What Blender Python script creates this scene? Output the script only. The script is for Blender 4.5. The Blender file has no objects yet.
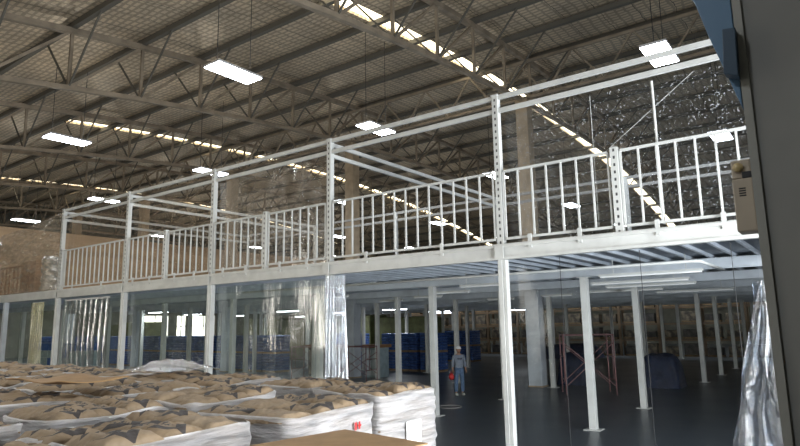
import bpy, bmesh, math, random
from mathutils import Vector, Matrix, noise
random.seed(7)
C = bpy.context.scene.collection
PI = math.pi
BAY, ROW = 4.5, 4.317
CAMX, CAMY, CAMZ = 5.3035, -10.4781, 2.5244

# ------------------------------------------------------------------ materials
def mat(name, col, rough=.6, metal=0., var=0., scale=4., bump=0., emit=None, estr=0., col2=None, detail=5, stretch=None, bscale=None):
    m = bpy.data.materials.new(name); m.use_nodes = True
    nt = m.node_tree; b = nt.nodes['Principled BSDF']
    b.inputs['Roughness'].default_value = rough; b.inputs['Metallic'].default_value = metal
    b.inputs['Base Color'].default_value = (*col, 1)
    if var or bump:
        tc = nt.nodes.new('ShaderNodeTexCoord'); mp = nt.nodes.new('ShaderNodeMapping')
        nt.links.new(tc.outputs['Object'], mp.inputs[0])
        if stretch: mp.inputs['Scale'].default_value = stretch
        n = nt.nodes.new('ShaderNodeTexNoise'); n.inputs['Scale'].default_value = scale; n.inputs['Detail'].default_value = detail
        nt.links.new(mp.outputs[0], n.inputs[0])
        if var:
            r = nt.nodes.new('ShaderNodeMix'); r.data_type = 'RGBA'
            c2 = col2 if col2 else tuple(max(0, c*(1-var)) for c in col)
            r.inputs[6].default_value = (*col, 1); r.inputs[7].default_value = (*c2, 1)
            mr = nt.nodes.new('ShaderNodeMapRange'); mr.inputs[1].default_value = .4; mr.inputs[2].default_value = .62
            nt.links.new(n.outputs[0], mr.inputs[0]); nt.links.new(mr.outputs[0], r.inputs[0])
            nt.links.new(r.outputs[2], b.inputs['Base Color'])
        if bump:
            n2 = n
            if bscale:
                n2 = nt.nodes.new('ShaderNodeTexNoise'); n2.inputs['Scale'].default_value = bscale
                nt.links.new(mp.outputs[0], n2.inputs[0])
            bp = nt.nodes.new('ShaderNodeBump'); bp.inputs['Strength'].default_value = bump; bp.inputs['Distance'].default_value = .03
            nt.links.new(n2.outputs[0], bp.inputs['Height']); nt.links.new(bp.outputs[0], b.inputs['Normal'])
    if emit:
        b.inputs['Emission Color'].default_value = (*emit, 1); b.inputs['Emission Strength'].default_value = estr
    return m

M = {}
M['white'] = mat('white_painted_steel', (.64, .64, .61), .42, var=.12, scale=3)
M['grey_steel'] = mat('light_grey_steel', (.62, .66, .70), .45, var=.15, scale=2)
M['joist'] = mat('joist_steel', (.55, .60, .66), .4, var=.15, scale=2)
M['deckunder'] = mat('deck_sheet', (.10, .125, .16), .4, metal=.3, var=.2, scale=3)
M['truss'] = mat('dusty_truss_steel', (.32, .26, .19), .7, var=.3, scale=2)
M['purlin'] = mat('dark_purlin', (.12, .11, .09), .7)
M['column'] = mat('tan_concrete_column', (.42, .33, .23), .85, var=.2, scale=3, bump=.2)
M['dark'] = mat('dark_slot', (.03, .03, .03), .8)
M['black'] = mat('black_rubber', (.015, .015, .017), .5)
M['led'] = mat('led_diffuser', (.9, .9, .9), .5, emit=(.86, .93, 1), estr=22)
M['lamp_house'] = mat('lamp_housing', (.5, .5, .5), .5)
M['wood'] = mat('pallet_wood', (.33, .23, .13), .8, var=.3, scale=6, bump=.2)
M['card'] = mat('brown_cardboard', (.36, .215, .095), .75, var=.15, scale=5)
M['carton'] = mat('carton_brown', (.33, .17, .075), .75, var=.2, scale=3)
M['walldark'] = mat('dark_grey_panel', (.22, .21, .19), .6, var=.15, scale=1.5)
M['walledge'] = mat('pale_panel_edge', (.26, .25, .22), .6)
M['blue'] = mat('blue_enamel_steel', (.085, .16, .25), .45)
M['bluedark'] = mat('dark_blue_box', (.02, .045, .075), .5)
M['bluewrap'] = mat('blue_woven_sacks', (.06, .125, .34), .45, var=.5, scale=5, bump=.5, col2=(.025, .06, .18))
M['bluebright'] = mat('bright_blue_crate', (.03, .13, .5), .4, var=.2, scale=4)
M['palecrate'] = mat('pale_crate', (.42, .52, .55), .5, var=.2, scale=4)
M['beige'] = mat('beige_enclosure', (.40, .33, .25), .5, var=.08, scale=4)
M['red'] = mat('red_cloth', (.5, .03, .03), .7)
M['pinkred'] = mat('worn_red_paint', (.30, .16, .16), .5, var=.3, scale=8)
M['rackbeam'] = mat('rack_beam', (.22, .15, .09), .6)
M['rackgoods'] = mat('wrapped_goods', (.34, .28, .2), .55, var=.6, scale=3, bump=.4, col2=(.10, .085, .07))
M['rackgoods2'] = mat('dark_wrapped_goods', (.12, .11, .10), .55, var=.5, scale=3, bump=.4)
M['tan'] = mat('tan_corrugated', (.50, .34, .20), .6, var=.25, scale=.7, stretch=(1, .15, 3))
M['silver'] = mat('silver_wrap', (.62, .62, .6), .25, metal=.6, var=.4, scale=9, bump=.8)
M['wallfar'] = mat('far_wall_sheet', (.20, .20, .165), .8, var=.3, scale=1.2)
M['green'] = mat('olive_goods', (.16, .17, .07), .7, var=.4, scale=2)
M['skin'] = mat('skin', (.36, .2, .13), .6)
M['shirt'] = mat('grey_shirt', (.22, .25, .30), .85, var=.15, scale=20)
M['jeans'] = mat('faded_jeans', (.10, .16, .26), .85, var=.25, scale=15)
M['hair'] = mat('black_hair', (.012, .01, .01), .6)
M['capw'] = mat('white_cap', (.8, .8, .8), .7)
M['shoe'] = mat('pale_shoe', (.5, .52, .48), .6)
M['print'] = mat('dark_print', (.04, .035, .05), .8)
M['label'] = mat('white_paper', (.85, .85, .84), .6)
M['dtarp'] = mat('dark_blue_tarp', (.01, .02, .055), .75, var=.4, scale=3, bump=.6)

def nodes_new(name):
    m = bpy.data.materials.new(name); m.use_nodes = True
    return m, m.node_tree, m.node_tree.nodes, m.node_tree.links

def film(name, transp=(.93, .95, .96), base=.06, edge=.6, rough=.12, scale=(3, 3, 3), bump=.6, dist=.05, white=0., wcol=(.8, .8, .82), nscale=2., detail=6, specks=False):
    m, nt, N, L = nodes_new(name)
    N.clear()
    out = N.new('ShaderNodeOutputMaterial')
    tr = N.new('ShaderNodeBsdfTransparent'); tr.inputs[0].default_value = (*transp, 1)
    gl = N.new('ShaderNodeBsdfGlossy'); gl.inputs['Roughness'].default_value = rough; gl.inputs[0].default_value = (1, 1, 1, 1)
    tc = N.new('ShaderNodeTexCoord'); mp = N.new('ShaderNodeMapping'); mp.inputs['Scale'].default_value = scale
    L.new(tc.outputs['Object'], mp.inputs[0])
    n = N.new('ShaderNodeTexNoise'); n.inputs['Scale'].default_value = nscale; n.inputs['Detail'].default_value = detail; n.inputs['Roughness'].default_value = .6
    L.new(mp.outputs[0], n.inputs[0])
    bp = N.new('ShaderNodeBump'); bp.inputs['Strength'].default_value = bump; bp.inputs['Distance'].default_value = dist
    L.new(n.outputs[0], bp.inputs['Height']); L.new(bp.outputs[0], gl.inputs['Normal'])
    lw = N.new('ShaderNodeLayerWeight'); lw.inputs[0].default_value = .35
    mr = N.new('ShaderNodeMapRange'); mr.inputs[3].default_value = base; mr.inputs[4].default_value = edge
    L.new(lw.outputs['Fresnel'], mr.inputs[0])
    mx = N.new('ShaderNodeMixShader'); L.new(mr.outputs[0], mx.inputs[0]); L.new(tr.outputs[0], mx.inputs[1]); L.new(gl.outputs[0], mx.inputs[2])
    last = mx
    if white:
        df = N.new('ShaderNodeBsdfDiffuse'); df.inputs[0].default_value = (*wcol, 1); L.new(bp.outputs[0], df.inputs['Normal'])
        m2 = N.new('ShaderNodeMixShader')
        mr2 = N.new('ShaderNodeMapRange'); mr2.inputs[1].default_value = .4; mr2.inputs[2].default_value = .65
        mr2.inputs[3].default_value = white*.4; mr2.inputs[4].default_value = min(1, white*1.5)
        L.new(n.outputs[0], mr2.inputs[0]); L.new(mr2.outputs[0], m2.inputs[0])
        L.new(mx.outputs[0], m2.inputs[1]); L.new(df.outputs[0], m2.inputs[2]); last = m2
    if specks:   # glints on the creased sheet, painted as pale matte specks
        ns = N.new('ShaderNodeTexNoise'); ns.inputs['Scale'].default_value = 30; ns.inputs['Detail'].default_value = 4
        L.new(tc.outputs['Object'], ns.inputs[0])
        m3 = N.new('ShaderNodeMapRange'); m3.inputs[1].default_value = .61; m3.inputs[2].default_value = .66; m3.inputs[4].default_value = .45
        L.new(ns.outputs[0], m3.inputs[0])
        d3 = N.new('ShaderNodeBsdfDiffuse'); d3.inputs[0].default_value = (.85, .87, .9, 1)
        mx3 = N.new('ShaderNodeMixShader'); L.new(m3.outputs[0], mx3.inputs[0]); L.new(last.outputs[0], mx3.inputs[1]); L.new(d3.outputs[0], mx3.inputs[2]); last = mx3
    L.new(last.outputs[0], out.inputs[0])
    return m
M['sheet'] = film('clear_plastic_sheet', transp=(.92, .94, .95), base=.01, edge=.15, rough=.06, scale=(1.5, 1.5, 1), bump=.25, specks=False)
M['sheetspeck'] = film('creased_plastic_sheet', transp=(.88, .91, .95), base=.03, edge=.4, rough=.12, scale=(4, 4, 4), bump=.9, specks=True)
M['sheetgreen'] = film('hazy_plastic_sheet', transp=(.84, .90, .86), base=.02, edge=.2, rough=.1, scale=(5, 5, .5), bump=.25, white=.07, wcol=(.5, .58, .54))
M['sheetmilky'] = film('milky_tan_sheet', transp=(.88, .84, .78), base=.04, edge=.3, rough=.15, scale=(1, 1, 3), bump=.9, white=.32, wcol=(.50, .42, .32))
M['sheettan'] = film('tan_tinted_sheet', transp=(.88, .84, .78), base=.02, edge=.2, rough=.12, scale=(5, 5, 1), bump=.4, white=.11, wcol=(.62, .5, .38))
M['fold'] = film('folded_plastic', transp=(.85, .88, .92), base=.18, edge=.8, rough=.14, scale=(6, 6, .7), bump=.6, white=.2, wcol=(.75, .78, .82))
M['stripm'] = film('clear_strip', transp=(.86, .9, .9), base=.05, edge=.6, rough=.12, scale=(6, 6, .6), bump=.4, white=.06)
M['crumple'] = film('crumpled_plastic', transp=(.80, .86, .94), base=.07, edge=.6, rough=.08, scale=(5, 5, 3), bump=1., dist=.15, white=.04)
M['olive'] = film('yellowed_strip', transp=(.66, .62, .34), base=.08, edge=.4, rough=.25, scale=(6, 6, .5), bump=.4, white=.2, wcol=(.42, .40, .2))
M['wrap'] = film('stretch_film', transp=(.93, .93, .94), base=.32, edge=.8, rough=.32, scale=(2.2, 1.2, 14), bump=1., dist=.09, white=.36, wcol=(.92, .88, .88), nscale=1.6, detail=8)
M['clearheap'] = film('clear_cover_film', transp=(.9, .9, .9), base=.15, edge=.8, rough=.2, scale=(4, 4, 4), bump=1., white=.15)

def roof_mat():
    m, nt, N, L = nodes_new('mesh_backed_roof_insulation'); b = N['Principled BSDF']
    tc = N.new('ShaderNodeTexCoord'); sp = N.new('ShaderNodeSeparateXYZ'); L.new(tc.outputs['Object'], sp.inputs[0])
    wn = N.new('ShaderNodeTexNoise'); wn.inputs['Scale'].default_value = 1.1; wn.inputs['Detail'].default_value = 4; L.new(tc.outputs['Object'], wn.inputs[0])
    wm = N.new('ShaderNodeVectorMath'); wm.operation = 'MULTIPLY_ADD'; L.new(wn.outputs['Color'], wm.inputs[0]); wm.inputs[1].default_value = (.35, .22, 0); L.new(tc.outputs['Object'], wm.inputs[2])
    L.new(wm.outputs[0], sp.inputs[0])
    def line(sock, period, width):
        a = N.new('ShaderNodeMath'); a.operation = 'FRACT'; mu = N.new('ShaderNodeMath'); mu.operation = 'DIVIDE'; mu.inputs[1].default_value = period
        L.new(sock, mu.inputs[0]); L.new(mu.outputs[0], a.inputs[0])
        c = N.new('ShaderNodeMath'); c.operation = 'LESS_THAN'; c.inputs[1].default_value = width; L.new(a.outputs[0], c.inputs[0]); return c.outputs[0]
    lx = line(sp.outputs[0], .36, .25); ly = line(sp.outputs[1], .24, .42); seam = line(sp.outputs[0], 1.2, .02)
    mx = N.new('ShaderNodeMath'); mx.operation = 'MAXIMUM'; L.new(lx, mx.inputs[0]); L.new(ly, mx.inputs[1])
    n = N.new('ShaderNodeTexNoise'); n.inputs['Scale'].default_value = .5; n.inputs['Detail'].default_value = 10; n.inputs['Roughness'].default_value = .7; L.new(tc.outputs['Object'], n.inputs[0])
    c1 = N.new('ShaderNodeMix'); c1.data_type = 'RGBA'; c1.inputs[6].default_value = (.76, .63, .45, 1); c1.inputs[7].default_value = (.45, .365, .26, 1)
    L.new(mx.outputs[0], c1.inputs[0])
    c2 = N.new('ShaderNodeMix'); c2.data_type = 'RGBA'; c2.blend_type = 'MULTIPLY'; c2.inputs[0].default_value = .7
    L.new(c1.outputs[2], c2.inputs[6]); L.new(n.outputs[0], c2.inputs[7])
    mr = N.new('ShaderNodeMapRange'); mr.inputs[1].default_value = .35; mr.inputs[2].default_value = .65; mr.inputs[3].default_value = .5; mr.inputs[4].default_value = 1.1
    L.new(n.outputs[0], mr.inputs[0]); L.new(mr.outputs[0], c2.inputs[7])
    c3 = N.new('ShaderNodeMix'); c3.data_type = 'RGBA'; L.new(seam, c3.inputs[0]); L.new(c2.outputs[2], c3.inputs[6]); c3.inputs[7].default_value = (.05, .045, .04, 1)
    L.new(c3.outputs[2], b.inputs['Base Color'])
    b.inputs['Roughness'].default_value = .45; b.inputs['Metallic'].default_value = .25
    bp = N.new('ShaderNodeBump'); bp.inputs['Strength'].default_value = .5; bp.inputs['Distance'].default_value = .02; L.new(mx.outputs[0], bp.inputs['Height']); L.new(bp.outputs[0], b.inputs['Normal'])
    return m
M['roof'] = roof_mat()

def floor_mat():
    m, nt, N, L = nodes_new('polished_dark_concrete'); b = N['Principled BSDF']
    tc = N.new('ShaderNodeTexCoord')
    n = N.new('ShaderNodeTexNoise'); n.inputs['Scale'].default_value = .5; n.inputs['Detail'].default_value = 8; L.new(tc.outputs['Object'], n.inputs[0])
    cr = N.new('ShaderNodeMix'); cr.data_type = 'RGBA'; cr.inputs[6].default_value = (.055, .066, .08, 1); cr.inputs[7].default_value = (.10, .115, .13, 1)
    L.new(n.outputs[0], cr.inputs[0]); L.new(cr.outputs[2], b.inputs['Base Color'])
    mr = N.new('ShaderNodeMapRange'); mr.inputs[3].default_value = .22; mr.inputs[4].default_value = .45; L.new(n.outputs[0], mr.inputs[0]); L.new(mr.outputs[0], b.inputs['Roughness'])
    return m
M['floor'] = floor_mat()

def bag_mat():
    # kraft paper with the printed diamond band and a block of lettering
    m, nt, N, L = nodes_new('printed_kraft_paper'); b = N['Principled BSDF']; b.inputs['Roughness'].default_value = .7
    tc = N.new('ShaderNodeTexCoord'); sp = N.new('ShaderNodeSeparateXYZ'); L.new(tc.outputs['Object'], sp.inputs[0])
    def mth(op, a, bb=None, v=None):
        q = N.new('ShaderNodeMath'); q.operation = op
        if hasattr(a, 'links'): L.new(a, q.inputs[0])
        else: q.inputs[0].default_value = a
        if bb is not None:
            if hasattr(bb, 'links'): L.new(bb, q.inputs[1])
            else: q.inputs[1].default_value = bb
        return q.outputs[0]
    ax = mth('ABSOLUTE', sp.outputs[0]); ay = mth('ABSOLUTE', sp.outputs[1])
    d = mth('ADD', mth('DIVIDE', ax, .31), mth('DIVIDE', ay, .22))
    band = mth('MULTIPLY', mth('GREATER_THAN', d, .80), mth('LESS_THAN', d, 1.28))
    band = mth('MULTIPLY', band, mth('GREATER_THAN', ax, .12))
    top = mth('GREATER_THAN', sp.outputs[2], .012)
    lett = mth('MULTIPLY', mth('LESS_THAN', ay, .042), mth('LESS_THAN', ax, .17))
    v = N.new('ShaderNodeTexWhiteNoise'); v.noise_dimensions = '2D'
    cx = mth('FLOOR', mth('MULTIPLY', sp.outputs[0], 60)); cy = mth('FLOOR', mth('MULTIPLY', sp.outputs[1], 50))
    cb = N.new('ShaderNodeCombineXYZ'); L.new(cx, cb.inputs[0]); L.new(cy, cb.inputs[1]); L.new(cb.outputs[0], v.inputs[0])
    lett = mth('MULTIPLY', lett, mth('GREATER_THAN', v.outputs[0], .42))
    pr = mth('MULTIPLY', mth('MAXIMUM', band, lett), top)
    oi = N.new('ShaderNodeObjectInfo')
    pr = mth('MULTIPLY', pr, mth('GREATER_THAN', oi.outputs['Random'], .3))
    n = N.new('ShaderNodeTexNoise'); n.inputs['Scale'].default_value = 6; L.new(tc.outputs['Object'], n.inputs[0])
    hue = N.new('ShaderNodeMix'); hue.data_type = 'RGBA'; hue.inputs[6].default_value = (.31, .225, .14, 1); hue.inputs[7].default_value = (.245, .172, .102, 1)
    L.new(oi.outputs['Random'], hue.inputs[0])
    mix = N.new('ShaderNodeMix'); mix.data_type = 'RGBA'; L.new(pr, mix.inputs[0]); L.new(hue.outputs[2], mix.inputs[6]); mix.inputs[7].default_value = (.045, .036, .033, 1)
    L.new(mix.outputs[2], b.inputs['Base Color'])
    bp = N.new('ShaderNodeBump'); bp.inputs['Strength'].default_value = 1.; bp.inputs['Distance'].default_value = .06; L.new(n.outputs[0], bp.inputs['Height']); L.new(bp.outputs[0], b.inputs['Normal'])
    return m
M['bag'] = bag_mat()

def post_mat():
    m, nt, N, L = nodes_new('perforated_white_upright'); b = N['Principled BSDF']; b.inputs['Roughness'].default_value = .4
    tc = N.new('ShaderNodeTexCoord'); sp = N.new('ShaderNodeSeparateXYZ'); L.new(tc.outputs['Object'], sp.inputs[0])
    def mth(op, a, bb):
        q = N.new('ShaderNodeMath'); q.operation = op
        L.new(a, q.inputs[0])
        if hasattr(bb, 'links'): L.new(bb, q.inputs[1])
        else: q.inputs[1].default_value = bb
        return q.outputs[0]
    f = N.new('ShaderNodeMath'); f.operation = 'FRACT'; L.new(mth('DIVIDE', sp.outputs[2], .13), f.inputs[0])
    h = mth('LESS_THAN', f.outputs[0], .4)
    a = N.new('ShaderNodeMath'); a.operation = 'ABSOLUTE'; L.new(sp.outputs[0], a.inputs[0])
    h = mth('MULTIPLY', h, mth('LESS_THAN', a.outputs[0], .017))
    mix = N.new('ShaderNodeMix'); mix.data_type = 'RGBA'; L.new(h, mix.inputs[0]); mix.inputs[6].default_value = (.62, .62, .59, 1); mix.inputs[7].default_value = (.05, .05, .05, 1)
    L.new(mix.outputs[2], b.inputs['Base Color'])
    return m
M['perf'] = post_mat()

# ------------------------------------------------------------------ helpers
def box(bm, x0, x1, y0, y1, z0, z1):
    v = [bm.verts.new(p) for p in ((x0,y0,z0),(x1,y0,z0),(x1,y1,z0),(x0,y1,z0),(x0,y0,z1),(x1,y0,z1),(x1,y1,z1),(x0,y1,z1))]
    for f in ((0,3,2,1),(4,5,6,7),(0,1,5,4),(1,2,6,5),(2,3,7,6),(3,0,4,7)): bm.faces.new([v[i] for i in f])
def bar(bm, a, b, w, h=None, up=(0,0,1)):
    a, b = Vector(a), Vector(b); h = h or w
    d = (b-a).normalized(); s = d.cross(Vector(up))
    if s.length < 1e-3: s = d.cross(Vector((1,0,0)))
    s.normalize(); u = s.cross(d).normalized()
    v = []
    for p in (a, b):
        for sx, sy in ((-1,-1),(1,-1),(1,1),(-1,1)): v.append(bm.verts.new(p + s*sx*w/2 + u*sy*h/2))
    for f in ((3,2,1,0),(4,5,6,7),(0,1,5,4),(1,2,6,5),(2,3,7,6),(3,0,4,7)): bm.faces.new([v[i] for i in f])
def tube(bm, pts, r, n=8):
    prev = None
    pts = [Vector(p) for p in pts]
    for i, p in enumerate(pts):
        d = (pts[min(i+1, len(pts)-1)] - pts[max(i-1, 0)]).normalized()
        s = d.cross(Vector((0,0,1)))
        if s.length < 1e-3: s = Vector((1,0,0))
        s.normalize(); u = s.cross(d).normalized()
        ring = [bm.verts.new(p + s*math.cos(2*PI*k/n)*r + u*math.sin(2*PI*k/n)*r) for k in range(n)]
        if prev:
            for k in range(n): bm.faces.new((prev[k], prev[(k+1)%n], ring[(k+1)%n], ring[k]))
        else: bm.faces.new(ring[::-1])
        prev = ring
    bm.faces.new(prev)
def lathe(bm, prof, n=16, c=(0,0,0)):
    prev = None
    for r, z in prof:
        ring = [bm.verts.new((c[0]+r*math.cos(2*PI*k/n), c[1]+r*math.sin(2*PI*k/n), c[2]+z)) for k in range(n)]
        if prev:
            for k in range(n): bm.faces.new((prev[k], prev[(k+1)%n], ring[(k+1)%n], ring[k]))
        prev = ring
def obj(name, bm, m, parent=None, loc=(0,0,0), smooth=False, bev=0):
    me = bpy.data.meshes.new(name)
    bmesh.ops.recalc_face_normals(bm, faces=bm.faces[:])
    if smooth:
        for f in bm.faces: f.smooth = True
    bm.to_mesh(me); bm.free(); me.materials.append(m)
    o = bpy.data.objects.new(name, me); C.objects.link(o); o.location = loc
    if parent: o.parent = parent
    if bev:
        b = o.modifiers.new('bevel', 'BEVEL'); b.width = bev; b.segments = 2
    return o
def B(*boxes):
    bm = bmesh.new()
    for b in boxes: box(bm, *b)
    return bm
def empty(name, loc=(0,0,0), rz=0):
    o = bpy.data.objects.new(name, None); C.objects.link(o); o.location = loc; o.rotation_euler = (0,0,rz); o.empty_display_size = .1; return o
def tag(o, label, cat, group=None, kind=None):
    o['label'] = label; o['category'] = cat
    if group: o['group'] = group
    if kind: o['kind'] = kind
    return o
def struct(o, label=None):
    o['kind'] = 'structure'
    if label: o['label'] = label
    return o
def copy_tree(o, parent=None):
    c = o.copy(); C.objects.link(c); c.parent = parent
    for ch in o.children: copy_tree(ch, c)
    return c
ORD = ['first','second','third','fourth','fifth','sixth','seventh','eighth','ninth','tenth','eleventh','twelfth','thirteenth','fourteenth','fifteenth','sixteenth','seventeenth','eighteenth','nineteenth','twentieth'] + ['twenty-'+w for w in ('first','second','third','fourth','fifth','sixth','seventh','eighth','ninth')] + ['thirtieth','thirty-first','thirty-second','thirty-third']

# ------------------------------------------------------------------ camera
yaw, pitch, roll = 0.636206734823725, 0.16716427735033393, -0.01781347259874926
cy, sy = math.cos(yaw), math.sin(yaw)
fw = Vector((-sy*math.cos(pitch), cy*math.cos(pitch), math.sin(pitch)))
rt = Vector((cy, sy, 0)); up = rt.cross(fw)
r2 = math.cos(roll)*rt + math.sin(roll)*up; u2 = -math.sin(roll)*rt + math.cos(roll)*up
cam = bpy.data.cameras.new('camera'); co = bpy.data.objects.new('camera', cam); C.objects.link(co)
cam.sensor_width = 36; cam.lens = 606.7058/800*36; cam.clip_end = 300; cam.clip_start = .05
mw = Matrix.Identity(4)
for i in range(3): mw[i][0], mw[i][1], mw[i][2] = r2[i], u2[i], -fw[i]
mw.translation = (CAMX, CAMY, CAMZ); co.matrix_world = mw
bpy.context.scene.camera = co

# ------------------------------------------------------------------ building shell
XL, XR, YF, YB = -62., 10., -16., 62.
struct(obj('floor', B((XL-1, XR+14, YF-14, YB+1, -.3, 0)), M['floor']), 'dark polished concrete floor')
def zb(y): return 12.25 - .0034*(y-20.5)**2 if y < 45 else 12.25-.0034*24.5**2 - .17*(y-45)
def zt(y): return zb(y) + 2.05
TX = [-5.26 - 9.85*k for k in range(-1, 6)]        # truss planes
SKY = [TX[1], TX[3], TX[5]]
ysamp = [YF + 2*i for i in range(int((YB-YF)/2)+1)]
def roof_strip(bm, x0, x1, off=.32, th=.12, ymax=99):
    rows = []
    for y in ysamp:
        if y > ymax: continue
        rows.append([bm.verts.new((x, y, zt(y)+off+o)) for o in (0, th) for x in (x0, x1)])
    for a, b in zip(rows, rows[1:]):
        bm.faces.new((a[0], a[1], b[1], b[0])); bm.faces.new((a[2], b[2], b[3], a[3]))
        bm.faces.new((a[0], b[0], b[2], a[2])); bm.faces.new((a[1], a[3], b[3], b[1]))
    bm.faces.new((rows[0][0], rows[0][2], rows[0][3], rows[0][1])); bm.faces.new((rows[-1][0], rows[-1][1], rows[-1][3], rows[-1][2]))
bm = bmesh.new()
xs = [XL-.5]
SOFF = {SKY[0]: 3.0, SKY[1]: 3.0, SKY[2]: 1.1}
for sx in sorted(SKY): xs += [sx-SOFF[sx], sx-SOFF[sx]+.65]
xs.append(XR+.5)
for i in range(0, len(xs), 2): roof_strip(bm, xs[i], xs[i+1])
roof_strip(bm, SKY[1]-3.0, SKY[1]-2.35, .319, .12, 5)
struct(obj('ceiling', bm, M['roof']), 'grey-brown insulated roof with wire mesh')
M['dimmed_grey'] = mat('dimmed_rail_hose_grey', (.30, .29, .27), .5)  # dimness put into the colour of the white rear beams; also the hose
M['skylight'] = film('translucent_skylight', transp=(1, .97, .88), base=.02, edge=.1, bump=.1)
for i, sx in enumerate(sorted(SKY)):
    bm = bmesh.new(); roof_strip(bm, sx-SOFF[sx], sx-SOFF[sx]+.65, .36, .02)
    struct(obj('window_%d' % (i+1), bm, M['skylight']), 'long translucent skylight strip in the roof')
# walls
def wall(name, bm, m='wallfar'): return struct(obj(name, bm, M[m]))
wall('wall_back', B((XL, XR, YB, YB+.3, 0, 10.8)))
bm = bmesh.new()     # left end wall with a row of bright windows
wy = [(29.3, 32.9), (34.0, 35.3), (36.2, 39.6)]
z0, z1 = 1.6, 4.2
box(bm, XL-.3, XL, YF, YB, 0, z0); box(bm, XL-.3, XL, YF, YB, z1, 14.9)
edges = [YF] + [v for w in wy for v in w] + [YB]
for i in range(0, len(edges), 2): box(bm, XL-.3, XL, edges[i], edges[i+1], z0, z1)
wall('wall_left', bm)
for i, (a, b) in enumerate(wy):
    bm = bmesh.new()
    for y in (a, (a+b)/2, b): box(bm, XL-.2, XL-.1, y-.06, y+.06, z0, z1)
    for z in (z0, (z0+z1)/2, z1): box(bm, XL-.2, XL-.1, a, b, z-.05, z+.05)
    struct(obj('window_%d' % (i+4), bm, M['grey_steel']), 'bright window in the far end wall')
DY0, DY1, DZ = -6.6, -1.0, 4.6
wall('wall_right', B((XR, XR+.3, YF, DY0, 0, 14), (XR, XR+.3, DY1, YB, 0, 14.6), (XR, XR+.3, DY0, DY1, DZ, 14)))
struct(obj('door_1', B((XR-.06, XR, DY0-.15, DY0, 0, DZ+.15), (XR-.06, XR, DY1, DY1+.15, 0, DZ+.15), (XR-.06, XR, DY0, DY1, DZ, DZ+.15)), M['grey_steel']), 'open loading door frame')
wall('wall_front', B((XL, XR, YF-.3, YF, 5.2, 9.8), (XL, -18, YF-.3, YF, 0, 5.2), (-9, XR, YF-.3, YF, 0, 5.2)))
# near partition that closes the right edge of the view
o = struct(obj('wall_partition', B((4.99, XR, -7.12, -6.9, 0, 9.6)), M['walldark']), 'dark grey partition panel at the right edge')
o2 = obj('panel_edge', B((4.972, 5.01, -7.135, -6.88, 0, 9.6)), M['walledge'], o)

# ------------------------------------------------------------------ roof trusses and purlins
ny = [-14.3 + 2.56*k for k in range(int((YB+14.3)/2.56)+1)]
def make_truss():
    t = empty('roof_truss', (0,0,0))
    for nm, f, w in (('bottom_chord', zb, .16), ('top_chord', zt, .2)):
        bm = bmesh.new()
        for a, b in zip(ny, ny[1:]): bar(bm, (0,a,f(a)), (0,b,f(b)), w)
        obj(nm, bm, M['truss'], t)
    for i, y in enumerate(ny):
        bm = bmesh.new(); bar(bm, (0,y,zb(y)), (0,y,zt(y)), .1); obj('vertical', bm, M['truss'], t)
        bm = bmesh.new(); bar(bm, (0,y,zb(y)), (1.9,y,zt(y)+.1), .055); obj('knee_brace', bm, M['purlin'], t)
        bm = bmesh.new(); bar(bm, (0,y,zb(y)), (-1.9,y,zt(y)+.1), .055); obj('knee_brace', bm, M['purlin'], t)
        if i+1 < len(ny):
            b = ny[i+1]; bm = bmesh.new(); bar(bm, (0,y,zb(y)), (0,b,zt(b)), .09); obj('diagonal', bm, M['truss'], t)
    return t
proto = make_truss()
tl = ['roof truss at the far right, largely behind the partition', 'nearest full arched roof truss, with a bright skylight strip along it',
      'second arched roof truss from the right, dark, no skylight strip', 'third arched roof truss from the right, with a skylight strip',
      'fourth arched roof truss from the right, dark, no skylight strip', 'fifth arched roof truss from the right, with a far skylight strip', 'farthest arched roof truss near the left end wall']
for i, x in enumerate(TX):
    o = proto if i == 0 else copy_tree(proto)
    o.location = (x, 0, 0); tag(o, tl[i], 'roof truss', 'arched steel roof trusses')
for i, y in enumerate(ny):
    bm = bmesh.new(); bar(bm, (XL,y,zt(y)+.17), (XR,y,zt(y)+.17), .17, .2)
    o = obj('purlin', bm, M['purlin'])
    tag(o, 'dark roof purlin across the trusses, %s from the camera side' % ORD[i], 'purlin', 'roof purlins')
# longitudinal bracing at the column line
for yc, lab in ((13.0, 'lattice bracing beam along the column line'), (33., 'lattice bracing beam deep in the hall')):
    t = empty('bracing_beam', (0, yc, 0)); tag(t, lab, 'beam', 'lattice bracing beams')
    za, zbb = zb(yc)+.1, zt(yc)-.3
    bm = bmesh.new(); bar(bm, (XL,0,za), (XR,0,za), .12); obj('chord', bm, M['truss'], t)
    bm = bmesh.new(); bar(bm, (XL,0,zbb), (XR,0,zbb), .12); obj('chord', bm, M['truss'], t)
    bm = bmesh.new(); k = 0; x = XL
    while x < XR-1.2:
        bar(bm, (x,0,za if k%2 else zbb), (x+1.23,0,zbb if k%2 else za), .07); x += 1.23; k += 1
    obj('lacing', bm, M['truss'], t)

# building columns
cl = {1: 'building column behind the right-hand mezzanine bays, nearest of its line', 2: 'tan building column behind the post with the gathered plastic', 3: 'tan building column behind the third mezzanine post',
      4: 'fourth building column of the line, towards the left', 5: 'fifth building column of the line, far left'}
for k in range(1, 6):
    x = TX[k]; t = empty('building_column', (x, 13.0, 0)); tag(t, cl[k], 'column', 'building columns')
    obj('shaft', B((-.27,.27,-.27,.27,3.95,zb(13))), M['column'], t, bev=.02)
    obj('lower_shaft', B((-.29,.29,-.29,.29,0,3.95)), M['grey_steel'], t, bev=.02)
    obj('base_plinth', B((-.31,.31,-.31,.31,0,.06)), M['column'], t)
for k, (dx) in enumerate((0,)):
    pass

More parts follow.
